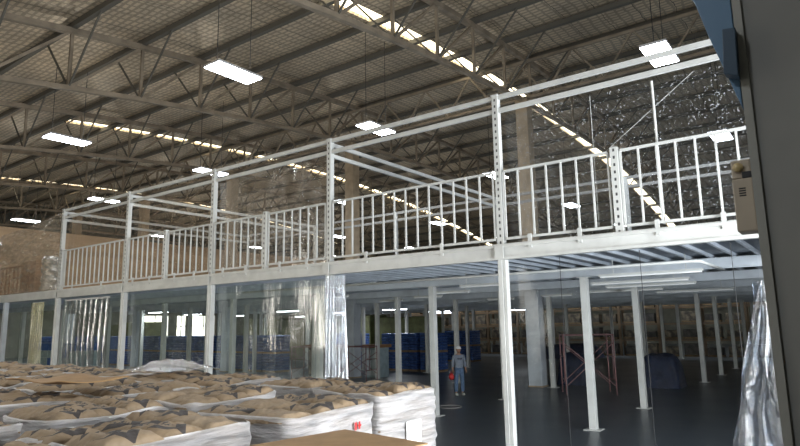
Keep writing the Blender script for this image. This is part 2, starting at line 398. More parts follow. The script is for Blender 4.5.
# ------------------------------------------------------------------ lights
def led(x, y, z, label):
    t = empty('ceiling_light', (x, y, z)); tag(t, label, 'ceiling light', 'hanging led panels')
    bm = B((-.36,.36,-.8,.8,.03,.10)); obj('housing', bm, M['lamp_house'], t, bev=.01)
    obj('diffuser', B((-.34,.34,-.78,.78,0,.028)), M['led'], t)
    top = zb(y) + 2.2
    for sx in (-.6, .6):
        bm = bmesh.new(); tube(bm, ((0,sx,.1),(0,sx,top-z)), .012, 6); obj('hanger_rod', bm, M['dark'], t)
    l = bpy.data.lights.new('led_light', 'AREA'); l.shape = 'RECTANGLE'; l.size = .68; l.size_y = 1.56; l.energy = 210; l.color = (.86, .93, 1)
    lo = bpy.data.objects.new('led_light', l); C.objects.link(lo); lo.parent = t; lo.location = (0,0,-.02)
    if x < 0:      # fill light added above the fixture to brighten the roof
        l = bpy.data.lights.new('led_roof_fill', 'POINT'); l.shadow_soft_size = .35; l.energy = 72 if x < -15 else 40; l.color = (1, .93, .80)
        lo = bpy.data.objects.new('led_roof_fill', l); C.objects.link(lo); lo.parent = t; lo.location = (0,0,.5)
LX = [1.65, -8.75, -19.05, -29.1, -39.4, -49.6]; LY = [.35, 7.1, 16.9, 27.3, 38.]
led(1.65, -12.4, 8.0, 'added unseen led panel light behind the viewer, right side'); led(-8.75, -12.4, 8.0, 'added unseen led panel light behind the viewer, left side')  # unseen panels added to light the camera side of the partition
for i, x in enumerate(LX):
    for j, y in enumerate(LY):
        if (i, j) == (0, 0): continue
        led(x, y, 10., 'white led panel light, %s row from the front, %s column from the right' % (ORD[j], ORD[i]))
def area(name, loc, rot, sx, sy, e, col):
    l = bpy.data.lights.new(name, 'AREA'); l.shape = 'RECTANGLE'; l.size = sx; l.size_y = sy; l.energy = e; l.color = col
    o = bpy.data.objects.new(name, l); C.objects.link(o); o.location = loc; o.rotation_euler = rot
    return o
# daylight through the loading door in the right wall and through the open front
area('daylight_door', (XR+.35, (DY0+DY1)/2, DZ/2), (0, PI/2, 0), DZ-.1, DY1-DY0-.1, 2500, (.88, .94, 1))
area('daylight_front', (-13.5, YF-.35, 2.6), (PI/2, 0, 0), 8.8, 5.0, 470, (1, .95, .86))
w = bpy.data.worlds.new('world'); bpy.context.scene.world = w; w.use_nodes = True
bg = w.node_tree.nodes['Background']; bg.inputs[0].default_value = (1, .95, .84, 1); bg.inputs[1].default_value = 4.6

# ------------------------------------------------------------------ mezzanine
ZU, ZD, ZR0, ZR1, ZTOP = 3.72, 4.0, 4.10, 5.46, 6.93
NR = 8
KX0, KX1 = -8, 1        # bays in x
X0, X1 = KX0*BAY, 4.35
t = empty('mezzanine_deck', (0,0,0)); tag(t, 'long white steel mezzanine deck with ribbed underside across the hall', 'mezzanine deck')
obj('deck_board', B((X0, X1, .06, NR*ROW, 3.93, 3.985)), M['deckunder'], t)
obj('front_beam', B((X0, X1, -.10, .0, ZU, ZD), (X0, X1, -.14, -.1, ZU, ZU+.05), (X0, X1, -.14, -.1, ZD-.05, ZD), (X0, X1, -.12, .05, ZD, ZD+.02)), M['white'], t)
for j in range(1, NR+1):
    y = j*ROW; obj('cross_beam', B((X0, X1, y-.05, y+.05, 3.62, 3.86), (X0, X1, y-.09, y+.09, 3.84, 3.86), (X0, X1, y-.09, y+.09, 3.62, 3.64)), M['grey_steel'], t)
obj('end_beam', B((X1-.08, X1, 0, NR*ROW, 3.72, 3.99)), M['white'], t)
x = X0 + .2; 
while x < X1-.1:
    obj('joist', B((x-.03, x+.03, 0, NR*ROW, 3.865, 3.93)), M['joist'], t); x += .45

def front_post(k):
    t = empty('mezzanine_post', (-k*BAY, 0, 0))
    obj('lower_post', B((-.075,.015,-.085,.085,0,ZU+.02), (.022,.085,-.07,.07,0,ZU+.02)), M['white'], t, bev=.006)
    obj('upper_post', B((-.06,.06,-.065,.065,ZU+.02,ZTOP+.08)), M['perf'], t)
    obj('post_cap', B((-.075,.075,-.08,.08,ZTOP+.08,ZTOP+.1)), M['white'], t)
    obj('beam_bracket', B((-.09,.09,-.16,-.145,ZU+.02,ZD-.02)), M['white'], t)
    obj('base_plate', B((-.17,.17,-.17,.17,0,.015)), M['white'], t)
    return t
fl = ['front mezzanine post nearest the camera, brightest', 'front mezzanine post with folded plastic gathered at its foot', 'third front mezzanine post from the right', 'fourth front mezzanine post from the right',
      'fifth front mezzanine post, where the top frame ends', 'front mezzanine post at the left edge under the cartons']
for k in range(6):
    t = front_post(k) if k < 5 else empty('mezzanine_post', (-k*BAY, 0, 0))
    if k == 5:
        obj('lower_post', B((-.08,.08,-.08,.08,0,ZU)), M['grey_steel'], t); obj('base_plate', B((-.17,.17,-.17,.17,0,.015)), M['white'], t)
    tag(t, fl[k], 'post', 'front row posts of the mezzanine')
# interior columns
def column_proto():
    t = empty('mezzanine_column')
    obj('shaft', B((-.085,.085,-.085,.085,0,3.62)), M['white'], t, bev=.006)
    obj('base_plate', B((-.19,.19,-.19,.19,0,.016)), M['white'], t)
    obj('head_plate', B((-.14,.14,-.14,.14,3.605,3.62)), M['white'], t)
    return t
cp = column_proto(); first = True
for j in range(1, NR+1):
    for i in range(1, -8, -1):
        if (i, j) in ((0, 3), (1, 1), (1, 2), (1, 3), (-4, 3), (-1, 4), (-1, 5)): continue
        if i == 1 and j > 4: continue
        o = cp if first else copy_tree(cp); first = False
        xx = i*BAY if i < 1 else 3.3
        dy = .35 if (i, j) == (0, 4) else 0
        o.location = (xx - (.1 if (i, j) == (-1, 3) else 0), j*ROW+dy, 0)
        tag(o, 'white square steel column under the mezzanine, %s row behind the front, %s line from the right' % (ORD[j-1], ORD[1-i]), 'column', 'inner columns under the mezzanine')
# an extra column far right rear
# top frame beams
def beam_pair(name_label, a, b, zc=(6.98, 6.70), hh=.09, mm='white'):
    t = empty('frame_beam', (0,0,0)); tag(t, name_label, 'beam', 'paired top beams of the mezzanine frame')
    for z, n in zip(zc, ('upper_rail', 'lower_rail')):
        bm = bmesh.new(); bar(bm, (a[0],a[1],z), (b[0],b[1],z), .06, hh); obj(n, bm, M[mm], t)
for k in range(-1, 4):
    xa = -k*BAY-.06; xb = -(k+1)*BAY+.06
    if k == -1: xa = 4.45
    beam_pair(['rightmost front top beam pair, reaching the partition', 'front top beam pair left of the nearest post', 'front top beam pair between the second and third posts', 'front top beam pair between the third and fourth posts', 'leftmost front top beam pair above the tan wall'][k+1], (xa, 0), (xb, 0))
YR = 2*ROW
for k, lab in ((1, 'top beam pair running back from the second front post'), (3, 'top beam pair running back from the fourth front post'), (4, 'top beam pair running back from the leftmost frame post')):
    beam_pair(lab, (-k*BAY, .07), (-k*BAY, YR-.07), (6.9, 6.62))
beam_pair('rear top beam pair seen through the railing', (4.4, YR), (-4*BAY, YR), (6.95, 6.67), mm='dimmed_grey')
for k in range(0, 5):
    t = obj('rear_frame_post', B((-.05,.05,-.05,.05,ZD,ZTOP+.05)), M['white'], None, (-k*BAY, YR, 0))
    tag(t, 'white rear post of the top frame, %s from the right' % ORD[k], 'post', 'rear posts of the top frame')

# railings
def railing(xa, xb, label, mid=None):
    t = empty('railing', ((xa+xb)/2, -.04, 0)); tag(t, label, 'railing', 'white railing panels along the deck edge')
    cx = (xa+xb)/2; a, b = xa-cx, xb-cx
    bm = bmesh.new(); bar(bm, (a,0,ZR1-.02), (b,0,ZR1-.02), .045, .045); obj('top_rail', bm, M['white'], t)
    bm = bmesh.new(); bar(bm, (a,0,ZR0+.02), (b,0,ZR0+.02), .045, .045); obj('bottom_rail', bm, M['white'], t)
    n = max(2, round((xb-xa)/.30))
    for i in range(n+1):
        x = a + (b-a)*i/n
        obj('baluster', B((x-.016,x+.016,-.016,.016,ZR0+.03,ZR1-.03)), M['white'], t)
    for x in (a+.25*(b-a), a+.72*(b-a)):
        obj('clip', B((x-.035,x+.035,-.085,-.06,ZD-.10,ZR0+.06)), M['white'], t)
def midpost(x, label):
    t = obj('rail_post', B((-.065,.065,-.06,.06,0,ZR1-ZD+.05)), M['perf'], None, (x, -.03, ZD)); tag(t, label, 'post', 'short perforated rail posts')
g = .12
railing(.5*BAY+g-.02, 4.42, 'rightmost railing panel, ending beside the beige box')
railing(g, .5*BAY-g, 'railing panel between the nearest post and the short perforated post')
railing(-BAY+g, -g, 'wide railing panel left of the nearest post')
railing(-1.5*BAY+g, -BAY-g, 'short railing panel just left of the second post'); railing(-2*BAY+g, -1.5*BAY-g, 'short railing panel just right of the third post')
railing(-2.5*BAY+g, -2*BAY-g, 'short railing panel just left of the third post'); railing(-3*BAY+g, -2.5*BAY-g, 'short railing panel just right of the fourth post')
railing(-4*BAY+g, -3*BAY-g, 'leftmost railing panel, close-set bars before the tan wall')
midpost(.5*BAY, 'short perforated rail post right of the nearest post'); midpost(-1.5*BAY, 'short perforated rail post left of the second post'); midpost(-2.5*BAY, 'short perforated rail post left of the third post')
midpost(-4*BAY+.16, 'short perforated rail post at the left end of the railing')
# conduit loop and battens under the deck
bm = bmesh.new(); tube(bm, ((-9.5,1.5,3.58),(3.05,1.5,3.58),(3.14,1.6,3.58),(3.14,4.1,3.58)), .028)
tag(obj('conduit', bm, M['white'], smooth=True), 'white conduit pipe under the deck turning back at its right end', 'pipe')
bl = [(1.9,2.9,2.1),(1.0,5.4,2.4),(.8,7.2,2.4),(-2.4,3.4,1.2),(-4.6,5.6,1.2),(-.6,9.6,2.4),(-6.8,7.5,1.2),(-3.4,10.9,1.2),(-8.6,4.6,1.2),(-6.2,11.9,1.2),(-9.6,9.,1.2),(1.,12.,2.4)]
for i, (x, y, ln) in enumerate(bl):
    t = empty('batten_light', (x, y, 3.50)); tag(t, 'unlit white batten light under the deck, %s counted from the front right' % ORD[i], 'batten light', 'unlit battens under the deck')
    obj('body', B((-ln/2,ln/2,-.05,.05,0,.05)), M['white'], t); obj('cover', B((-ln/2+.03,ln/2-.03,-.035,.035,-.03,0)), M['label'], t)
    for sx in (-ln*.35, ln*.35):
        bm = bmesh.new(); tube(bm, ((sx,0,.05),(sx,0,.36)), .008, 6); obj('hanger', bm, M['white'], t)
# lit battens deep under the left part
lit = [(-26,9),(-22,15),(-30,14),(-17,19),(-33,20),(-24,22),(-27.5,27),(-19,27),(-35,29),(-31,33),(-22,32),(-14,30)]
for i, (x, y) in enumerate(lit):
    t = empty('tube_light', (x, y, 3.45)); tag(t, 'lit tube light far under the left part of the deck, %s from the front' % ORD[i], 'tube light', 'lit tubes under the deck')
    obj('body', B((-.9,.9,-.06,.06,.03,.09)), M['white'], t); obj('tube', B((-.88,.88,-.05,.05,0,.03)), M['led'], t)
    for sx in (-.6, .6):
        bm = bmesh.new(); tube(bm, ((sx,0,.09),(sx,0,.40)), .008, 6); obj('hanger', bm, M['white'], t)
    if i in (1, 3, 5, 2, 0, 4, 8):
        l = bpy.data.lights.new('tube_lamp', 'AREA'); l.shape = 'RECTANGLE'; l.size = 1.7; l.size_y = .1; l.energy = 55; l.color = (.9, .96, 1)
        lo = bpy.data.objects.new('tube_lamp', l); C.objects.link(lo); lo.parent = t; lo.location = (0,0,-.02)

# ------------------------------------------------------------------ plastic sheets
def sheet(name, x0, x1, z0, z1, y, m, label, amp=.03, nx=40, nz=20, f=1.5, seed=0, slope=0., cat='plastic sheet'):
    bm = bmesh.new(); g = []
    for i in range(nx+1):
        x = x0+(x1-x0)*i/nx; g.append([])
        for k in range(nz+1):
            z = z0+(z1+slope*(x-x0)-z0)*k/nz
            d = amp*noise.noise(Vector((x*f+seed, z*f*.35, seed)))+amp*.3*noise.noise(Vector((x*f*4, z*f*2, seed+5)))
            g[i].append(bm.verts.new((x-x0, d, z)))
    for i in range(nx):
        for k in range(nz): bm.faces.new((g[i][k], g[i+1][k], g[i+1][k+1], g[i][k+1]))
    return tag(obj(name, bm, M[m], None, (x0, y, 0), smooth=True), label, cat, 'clear plastic sheeting on the mezzanine')
sheet('plastic_sheet', .12, 4.3, 4.05, 6.62, .14, 'sheetspeck', 'creased clear plastic sheet above the railing at the right', .06)
sheet('plastic_sheet', .12, 4.2, .02, 3.6, .12, 'sheet', 'clear plastic sheet hanging below the deck at the right', .05)
sheet('plastic_sheet', -2*BAY+.1, -BAY-.08, 4.05, 6.62, .14, 'sheettan', 'clear plastic sheet above the railing between second and third posts', .08, seed=3)
sheet('plastic_sheet', -3*BAY+.1, -2*BAY-.08, 4.05, 6.62, .14, 'sheettan', 'clear plastic sheet above the railing between third and fourth posts', .08, seed=4)
sheet('plastic_sheet', -4*BAY+.1, -3*BAY-.08, 4.05, 6.62, .14, 'sheettan', 'clear plastic sheet above the leftmost railing', .08, seed=5)
sheet('plastic_sheet', -7.4*BAY, -4*BAY-.1, 4.05, 5.9, .14, 'sheetmilky', 'clear plastic sheet sloping down left of the top frame', .25, seed=6, slope=.075)
for k in range(1, 5):
    sheet('plastic_sheet', -(k+1)*BAY+.1, -k*BAY-.1, .02, 3.66, .13, 'sheetgreen', 'hazy plastic sheet below the deck left of the %s front post' % ORD[k], .04, seed=10+k)
def gathered(name, x, y, z0, z1, wid, m, label, folds=7, dep=.1, tw=0., flare=0., crum=0., nz=24, group='clear plastic sheeting on the mezzanine'):
    bm = bmesh.new(); g = []; n = folds*8
    for i in range(n+1):
        g.append([])
        for k in range(nz+1):
            u = i/n; v = k/nz
            ww = wid*(1+flare*(1-v)); z = z0+(z1-z0)*v
            d = dep*math.sin(u*folds*2*PI+ .7*math.sin(v*5))*(.6+.4*noise.noise(Vector((u*5, v*2, x))))
            d += crum*noise.noise(Vector((u*4, v*6, x+3)))+crum*.4*noise.noise(Vector((u*14+v*10, v*22, x)));dx = crum*.5*noise.noise(Vector((u*3, v*5, x+9)))
            g[i].append(bm.verts.new(((u-.5)*ww+tw*(1-v)+dx, d, z)))
    for i in range(n):
        for k in range(nz): bm.faces.new((g[i][k], g[i+1][k], g[i+1][k+1], g[i][k+1]))
    return tag(obj(name, bm, M[m], None, (x, y, 0), smooth=True), label, 'plastic sheet', group)
gathered('plastic_curtain', -BAY+.28, -.12, .1, 3.68, .62, 'fold', 'clear plastic curtain gathered in folds beside the second post', 7, .07, 0, .25)
gathered('plastic_curtain', -4*BAY-.9, -.3, .1, 3.6, 1.0, 'olive', 'yellowed plastic curtain hanging beside the leftmost frame post', 6, .08)
gathered('plastic_curtain', 4.30, -.55, .02, 3.05, .20, 'crumple', 'crumpled shiny plastic sheet bunched against the right partition', 3, .06, -.34, 3.0, .17, 60)
t = empty('strip_curtain', (-4*BAY+2.1, .0, 0)); tag(t, 'clear strip curtain with bright edges right of the fifth post', 'strip curtain')
bm = bmesh.new(); bar(bm, (-1.5,0,3.62), (1.5,0,3.62), .05); obj('top_rail', bm, M['white'], t)
for i in range(9):
    x = -1.4+.35*i; bm = bmesh.new(); g = []
    lean = .25*random.uniform(-.4, 1.5) if i in (5, 6, 2) else 0
    for a in range(5):
        g.append([bm.verts.new((x-.13+.065*a - lean*(1-k/8), .03*math.cos((a-2)*.9)+.02*math.sin(k), .2+3.4*k/8)) for k in range(9)])
    for a in range(4):
        for k in range(8): bm.faces.new((g[a][k], g[a+1][k], g[a+1][k+1], g[a][k+1]))
    obj('strip', bm, M['stripm'], t, smooth=True)
for sx_, lb in zip([1.11, 2.51, 3.87], ('left', 'middle', 'right')):
    bm = bmesh.new(); tube(bm, ((sx_,.04,.05),(sx_,.04,3.7)), .005, 6); tag(obj('cord', bm, M['dark']), 'thin %s cord down the clear sheet below the deck' % lb, 'cord', 'cords on the lower sheet')
# thin seam rods of the upper sheet
bm = bmesh.new(); tube(bm, ((2.93,.1,6.6),(2.93,.1,4.1)), .022); tag(obj('sheet_rod', bm, M['white']), 'thin bright vertical rod in the right-hand upper sheet', 'rod')
bm = bmesh.new(); tube(bm, ((1.85,.1,6.6),(1.85,.1,4.1)), .005); tag(obj('cord', bm, M['white']), 'thin vertical cord in the right-hand upper sheet', 'cord', 'cords on the upper sheet')
bm = bmesh.new(); tube(bm, ((2.05,.1,5.5),(3.6,.1,6.6)), .004); tag(obj('cord', bm, M['white']), 'thin slanting cord in the right-hand upper sheet', 'cord', 'cords on the upper sheet')

# ------------------------------------------------------------------ items on the deck at the left
o = obj('tan_screen', B((-.05, .05, 0, 27, 3.99, 7.6)), M['tan'], None, (-27.5, .6, 0)); tag(o, 'long tan screen wall standing on the deck at the left', 'screen wall')
def cartons(x, y, n, lab):
    for i in range(n):
        t = empty('carton', (x+random.uniform(-.03,.03), y, 3.99+.14+i*.44), random.uniform(-.05,.05))
        tag(t, 'brown carton on the deck left of the silver roll, %s, %s in its stack' % (lab, ['lowest', 'second', 'topmost'][i]), 'carton', 'brown cartons on the deck')
        obj('box', B((-.32,.32,-.3,.3,0,.43)), M['carton'], t, bev=.008); obj('tape', B((-.325,.325,-.03,.03,.2,.435)), M['card'], t)
t = empty('pallet', (-21.9, .8, 3.99)); tag(t, 'dark pallet on the deck under the cartons and silver roll', 'pallet')
for x in (-1.5,-.75,0,.75,1.5): obj('block', B((x-.06,x+.06,-.5,.5,0,.1)), M['dark'], t)
obj('top_boards', B((-1.6,1.6,-.5,.5,.1,.135)), M['wood'], t)
cartons(-21.7, .85, 3, 'right-hand stack'); cartons(-22.45, .85, 3, 'left-hand stack')
t = empty('wrapped_roll', (-20.75, .85, 4.125)); tag(t, 'tall roll wrapped in silver film standing on the deck', 'roll')
bm = bmesh.new(); prof = [(0, 0)]+[(.33+.03*math.sin(i*1.7), i*.1) for i in range(0, 15)]+[(.2, 1.42), (0, 1.44)]; lathe(bm, prof); obj('wrap', bm, M['silver'], t, smooth=True)
t = empty('stake_frame', (-24.4, .6, 3.99)); tag(t, 'tan frame of thin vertical stakes on the deck at the left edge', 'frame')
for i in range(9): obj('stake', B((-1.6+.4*i-.03,-1.6+.4*i+.03,-.03,.03,0,1.35)), M['carton'], t)
for z in (.1, 1.3): obj('rail', B((-1.65,1.65,-.04,.04,z-.03,z+.03)), M['carton'], t)

# ------------------------------------------------------------------ palletised bags
def bag_mesh(L=.80, W=.50, H=.155, seed=0):
    bm = bmesh.new(); nx, nyy = 12, 8; T = []; Bt = []
    for s, store in ((1, T), (-1, Bt)):
        for i in range(nx+1):
            row = []
            for j in range(nyy+1):
                u = -1+2*i/nx; v = -1+2*j/nyy
                h = ((1-u**6)*(1-v**4))**.6
                nz = .03*noise.noise(Vector((u*2.3+seed, v*2.3, s*3.)))
                x = u*L/2*(1-.05*v*v); y = v*W/2*(1-.04*u*u)
                edge = (i in (0, nx) or j in (0, nyy))
                if edge and s < 0: row.append(T[i][j]); continue
                z = 0 if edge else s*H/2*h+nz*h*2
                row.append(bm.verts.new((x, y, z)))
            store.append(row)
    for st in (T, Bt):
        for i in range(nx):
            for j in range(nyy):
                try: bm.faces.new((st[i][j], st[i+1][j], st[i+1][j+1], st[i][j+1]))
                except ValueError: pass
    bmesh.ops.recalc_face_normals(bm, faces=bm.faces[:])
    for f in bm.faces: f.smooth = True
    me = bpy.data.meshes.new('paper_bag'); bm.to_mesh(me); bm.free(); me.materials.append(M['bag']); return me
bags = [bag_mesh(seed=s*7.3) for s in range(4)]
def pallet_mesh():
    bm = bmesh.new()
    for x in (-.55, 0, .55): box(bm, x-.05, x+.05, -.62, .62, 0, .1)
    for i in range(7): y = -.56+.187*i; box(bm, -.6, .6, y-.05, y+.05, .1, .125)
    me = bpy.data.meshes.new('wooden_pallet'); bm.to_mesh(me); bm.free(); me.materials.append(M['wood']); return me
pm = pallet_mesh()
LH = .13
def wrap_mesh(W, L, z0, z1, seed):
    bm = bmesh.new(); n = 72; nz = 26; prev = None
    for k in range(nz+2):
        v = min(1, k/nz); z = z0+(z1-z0)*v; ring = []
        for i in range(n):
            a = 2*PI*i/n; c, s = math.cos(a), math.sin(a)
            e = .16; x = math.copysign(abs(c)**e, c)*W/2; y = math.copysign(abs(s)**e, s)*L/2
            bulge = .018*abs(math.sin((z-z0)/LH*PI)) + .02*noise.noise(Vector((x*2+seed, y*2, z*7)))
            inn = .965 if k == nz+1 else 1.
            zz = z + (.06*noise.noise(Vector((x*3, y*3, seed)))*max(0, v-.85)/.15) + (.015 if k == nz+1 else 0)
            ring.append(bm.verts.new(((x+math.copysign(bulge, x))*inn, (y+math.copysign(bulge, y))*inn, zz)))
        if prev:
            for i in range(n): bm.faces.new((prev[i], prev[(i+1)%n], ring[(i+1)%n], ring[i]))
        prev = ring
    for f in bm.faces: f.smooth = True
    me = bpy.data.meshes.new('stretch_film'); bm.to_mesh(me); bm.free(); me.materials.append(M['wrap']); return me
def load(cx, cyy, rz, L, W, H, label, full=True, sheetcard=False):
    t = empty('pallet_load', (cx, cyy, 0), rz); tag(t, label, 'pallet of bags', 'film-wrapped pallets of brown paper bags')
    p = bpy.data.objects.new('wooden_pallet', pm); C.objects.link(p); p.parent = t; p.scale = (W/1.25, L/1.25, 1)
    nl = int((H-.13)/LH)
    lo = 0 if full else max(0, nl-4)
    if not full: # inner lower layers hidden by neighbours are one solid block of bags per layer
        pass
    for l in range(lo, nl):
        topl = l >= nl-1
        # 2 columns along W ... bags 0.5 x 0.8 ; 3 along L, alternating
        spots = []
        if l % 2:
            for a in range(2):
                for b in range(3): spots.append(((-.5+a)*W/2, (-1+b)*L/3, 0, W/2/.80, L/3/.50))
        else:
            for a in range(3):
                for b in range(2): spots.append(((-1+a)*W/3, (-.5+b)*L/2, PI/2, L/2/.80, W/3/.50))
        for (bx, by, rot, sxx, syy) in spots:
            o = bpy.data.objects.new('paper_bag', random.choice(bags)); C.objects.link(o); o.parent = t
            j = .03 if topl else .008
            o.location = (bx+random.uniform(-j, j), by+random.uniform(-j, j), .125+LH*(l+.5)+(random.uniform(-.005, .05) if topl else 0))
            o.rotation_euler = (random.uniform(-.09, .09) if topl else 0, random.uniform(-.07, .07) if topl else 0, rot+(PI if random.random() < .5 else 0)+(random.uniform(-.12, .12) if topl else 0))
            o.scale = (sxx*1.04, syy*(1.12 if topl else 1.06), .95 if topl else 1.)
    wz0 = .05 if full else .125+LH*lo
    w_ = bpy.data.objects.new('stretch_film', wrap_mesh(W+.05, L+.05, wz0, .125+LH*nl-.03, cx*3+cyy)); C.objects.link(w_); w_.parent = t
    return t, .125+LH*nl
# near row, from the open floor towards the camera
HT = 1.72
def place(xr, ya, yb, rz, label, W=1.2, full=True, H=HT):
    L = (yb-ya)*.96; c, s = math.cos(rz), math.sin(rz)
    mx, my = xr, (ya+yb)/2
    return load(mx - c*W/2, my - s*W/2, rz, L, W, H, label, full)
tA, hA = place(.45, -4.40, -3.20, -.06, 'film-wrapped pallet of bags at the right end, white paper sheet on its side')
obj('paper_sheet', B((.665, .668, -.12, .18, 1.0, 1.30)), M['label'], tA)
tB, hB = place(.82, -6.42, -4.84, .13, 'film-wrapped pallet of bags with red marks, second from the right in the near row')
obj('red_mark', B((.66, .663, .30, .34, 1.42, 1.5), (.66, .663, .38, .41, 1.42, 1.5), (.66, .663, .36, .43, 1.45, 1.47)), M['red'], tB)
place(.78, -8.1, -6.60, .10, 'film-wrapped pallet of bags at the bottom centre-left, long lit white side')
place(.95, -9.75, -8.2, .1, 'film-wrapped pallet of bags at the bottom left corner')
rows = [(-1.05, [(-4.12,-3.12,.05),(-6.12,-4.66,.1),(-7.62,-6.32,.0),(-9.3,-7.85,.0)]),
        (-2.75, [(-4.5,-3.1,.0),(-6.1,-4.7,.03),(-7.7,-6.3,.0)]),
        (-4.40, [(-4.56,-3.1,.0),(-6.25,-4.75,-.02),(-7.9,-6.45,.0)]),
        (-6.10, [(-4.5,-3.05,.03),(-6.1,-4.68,.0)]),
        (-7.85, [(-4.5,-3.1,.0),(-6.1,-4.7,.0)]),
        (-9.60, [(-4.5,-3.1,.0),(-6.1,-4.7,.02)]),
        (-11.3, [(-4.5,-3.1,.0),(-6.0,-4.7,.0)]),
        (-13.0, [(-4.5,-3.1,.03)]), (-14.7, [(-4.4,-3.1,.0)])]
nm = ['second', 'third', 'fourth', 'fifth', 'sixth', 'seventh', 'eighth', 'ninth', 'tenth']
pos = ['at its right end', 'second from its right end', 'third from its right end', 'fourth from its right end']
tops = {}
for r, (xr, lst) in enumerate(rows):
    for q, (ya, yb, rz) in enumerate(lst):
        dh = random.choice((0, 0, .0, -.0))
        tops[(r, q)] = place(xr, ya, yb, rz, 'film-wrapped pallet of bags, %s row back, %s' % (nm[r], pos[q]), full=(r < 1), H=HT+dh, W=1.08)
# the card sheet lying on one of the loads
def card(name, cx, cyy, z, L, W, rz, bend, label):
    bm = bmesh.new(); g = []
    for i in range(13):
        g.append([bm.verts.new((-W/2+W*j/8, -L/2+L*i/12, bend*((i-6)/6)**2 + (.02*math.sin(j) if bend else 0))) for j in range(9)])
    for i in range(12):
        for j in range(8): bm.faces.new((g[i][j], g[i+1][j], g[i+1][j+1], g[i][j+1]))
    o = obj(name, bm, M['card'], None, (cx, cyy, z), smooth=bool(bend)); o.rotation_euler = (0, 0, rz)
    m = o.modifiers.new('thickness', 'SOLIDIFY'); m.thickness = .012
    return tag(o, label, 'cardboard', 'loose cardboard sheets')
card('cardboard_sheet', -3.25, -6.45, HT+.14, .85, 1.5, .05, .04, 'curved brown cardboard sheet lying on bags at the left')
# low stack with a card sheet at the bottom edge
t, h = load(1.60, -6.64, -.15, 1.35, 1.05, 1.45, 'low film-wrapped pallet of bags at the bottom edge, under a cardboard sheet')
c = card('cardboard_sheet', 1.60, -6.64, 1.52, 1.45, 1.1, -.15, .0, 'flat brown cardboard sheet at the bottom edge of the view')
# clear plastic cover heaped on a far load
bm = bmesh.new(); g = []
for i in range(25):
    g.append([])
    for j in range(17):
        u = -1+i/12; v = -1+j/8
        z = .17*max(0, 1-u*u)*max(0, 1-v*v)+.06*noise.noise(Vector((u*4, v*4, 2)))
        g[i].append(bm.verts.new((u*.62, v*.6, z)))
for i in range(24):
    for j in range(16): bm.faces.new((g[i][j], g[i+1][j], g[i+1][j+1], g[i][j+1]))
tag(obj('plastic_cover', bm, M['clearheap'], None, (-5.0, -3.75, HT+.08), smooth=True), 'clear plastic cover heaped on bags in front of the third post', 'plastic cover')

# ------------------------------------------------------------------ things on the floor behind
def blue_load(x, y, rz, m='bluewrap', nlay=6, H=1.15, W=1.15):
    t = empty('blue_sack_load', (x, y, 0), rz)
    obj('pallet', B((-.55,.55,-.55,.55,.0,.12)), M['wood'], t)
    for l in range(nlay):
        z = .12+l*(H/nlay); bm = bmesh.new(); hh = H/nlay
        for a in (-.5, .5):
            for b in (-.5, .5):
                n0 = len(bm.verts); bmesh.ops.create_cube(bm, size=1, matrix=Matrix.Translation((a*W/2*1.0, b*W/2, z+hh/2)) @ Matrix.Diagonal((W/2*.97, W/2*.97, hh*.94, 1)))
        o = obj('sack_layer', bm, M[m], t, bev=hh*.3)
    return t
bp_ = blue_load(0, 0, 0); used = False; nb = 0
xcol = [-13.6-1.42*i for i in range(6)] + [-22.0-1.3*i for i in range(24)]
for i, x in enumerate(xcol):
    for lev in (0, 1):
        yy = 18.05 if i < 6 else 14.15
        if lev and i == 3: continue
        o = copy_tree(bp_) if used else bp_; used = True
        o.scale = (1, 1, .82); o.location = (x, yy + (i % 3)*.1, lev*1.045); o.rotation_euler = (0, 0, random.uniform(-.04, .04))
        tag(o, 'blue pallet load of sacks, %s level, %s from the right in the long blue row' % ('upper' if lev else 'floor', ORD[i]), 'blue sack load', 'long row of blue sack loads')
# blue loads deeper between the columns
for i, (x, y) in enumerate(((-19.4, 26.75), (-17.9, 26.75), (-16.4, 26.75))):
    for lev in (0, 1):
        o = copy_tree(bp_); o.location = (x, y, lev*1.045)
        tag(o, 'dark blue sack load deep behind the columns, %s from the left, %s level' % (ORD[i], 'upper' if lev else 'floor'), 'blue sack load', 'deep blue sack loads')
# crates at far left
k = 0
for i in range(5):
    for l in range(5):
        x = -26.6-1.15*i
        o = obj('storage_crate', B((-.55,.55,-.5,.5,0,.36), (-.57,.57,-.52,.52,.32,.37)), M['bluebright'] if l in (4, 0) or (i+l) % 4 == 0 else M['palecrate'], None, (x, 5.3, .38*l+.02), bev=.02)
        tag(o, 'plastic storage crate at the far left, stack %s from the right, %s layer up' % (ORD[i], ORD[l]), 'crate', 'crates stacked at the far left')

# scaffold frames
def scaffold(x, y, rz, label, H=1.75, L=1.9, W=1.1):
    t = empty('scaffold_frame', (x, y, 0), rz); tag(t, label, 'scaffold', 'worn red scaffold frames')
    for sx in (-L/2, L/2):
        bm = bmesh.new()
        for sy_ in (-W/2, W/2): tube(bm, ((sx,sy_,0),(sx,sy_,H)), .024, 8)
        for z in (.5, H*.62, H-.03): tube(bm, ((sx,-W/2,z),(sx,W/2,z)), .02, 8)
        tube(bm, ((sx,-W/2+.3,.5),(sx,-W/2+.3,H-.03)), .015, 8)
        obj('end_frame', bm, M['pinkred'], t, smooth=True)
    for sy_ in (-W/2, W/2):
        bm = bmesh.new(); tube(bm, ((-L/2,sy_,.3),(L/2,sy_,H-.3)), .015, 8); tube(bm, ((-L/2,sy_,H-.3),(L/2,sy_,.3)), .015, 8); obj('cross_brace', bm, M['pinkred'], t)
        bm = bmesh.new(); tube(bm, ((-L/2,sy_,H-.03),(L/2,sy_,H-.03)), .02, 8); obj('top_tube', bm, M['pinkred'], t)
    return t
scaffold(-16.2, 11.6, .15, 'red scaffold frame left of the gathered plastic curtain', 1.6, 2.4, 1.0)
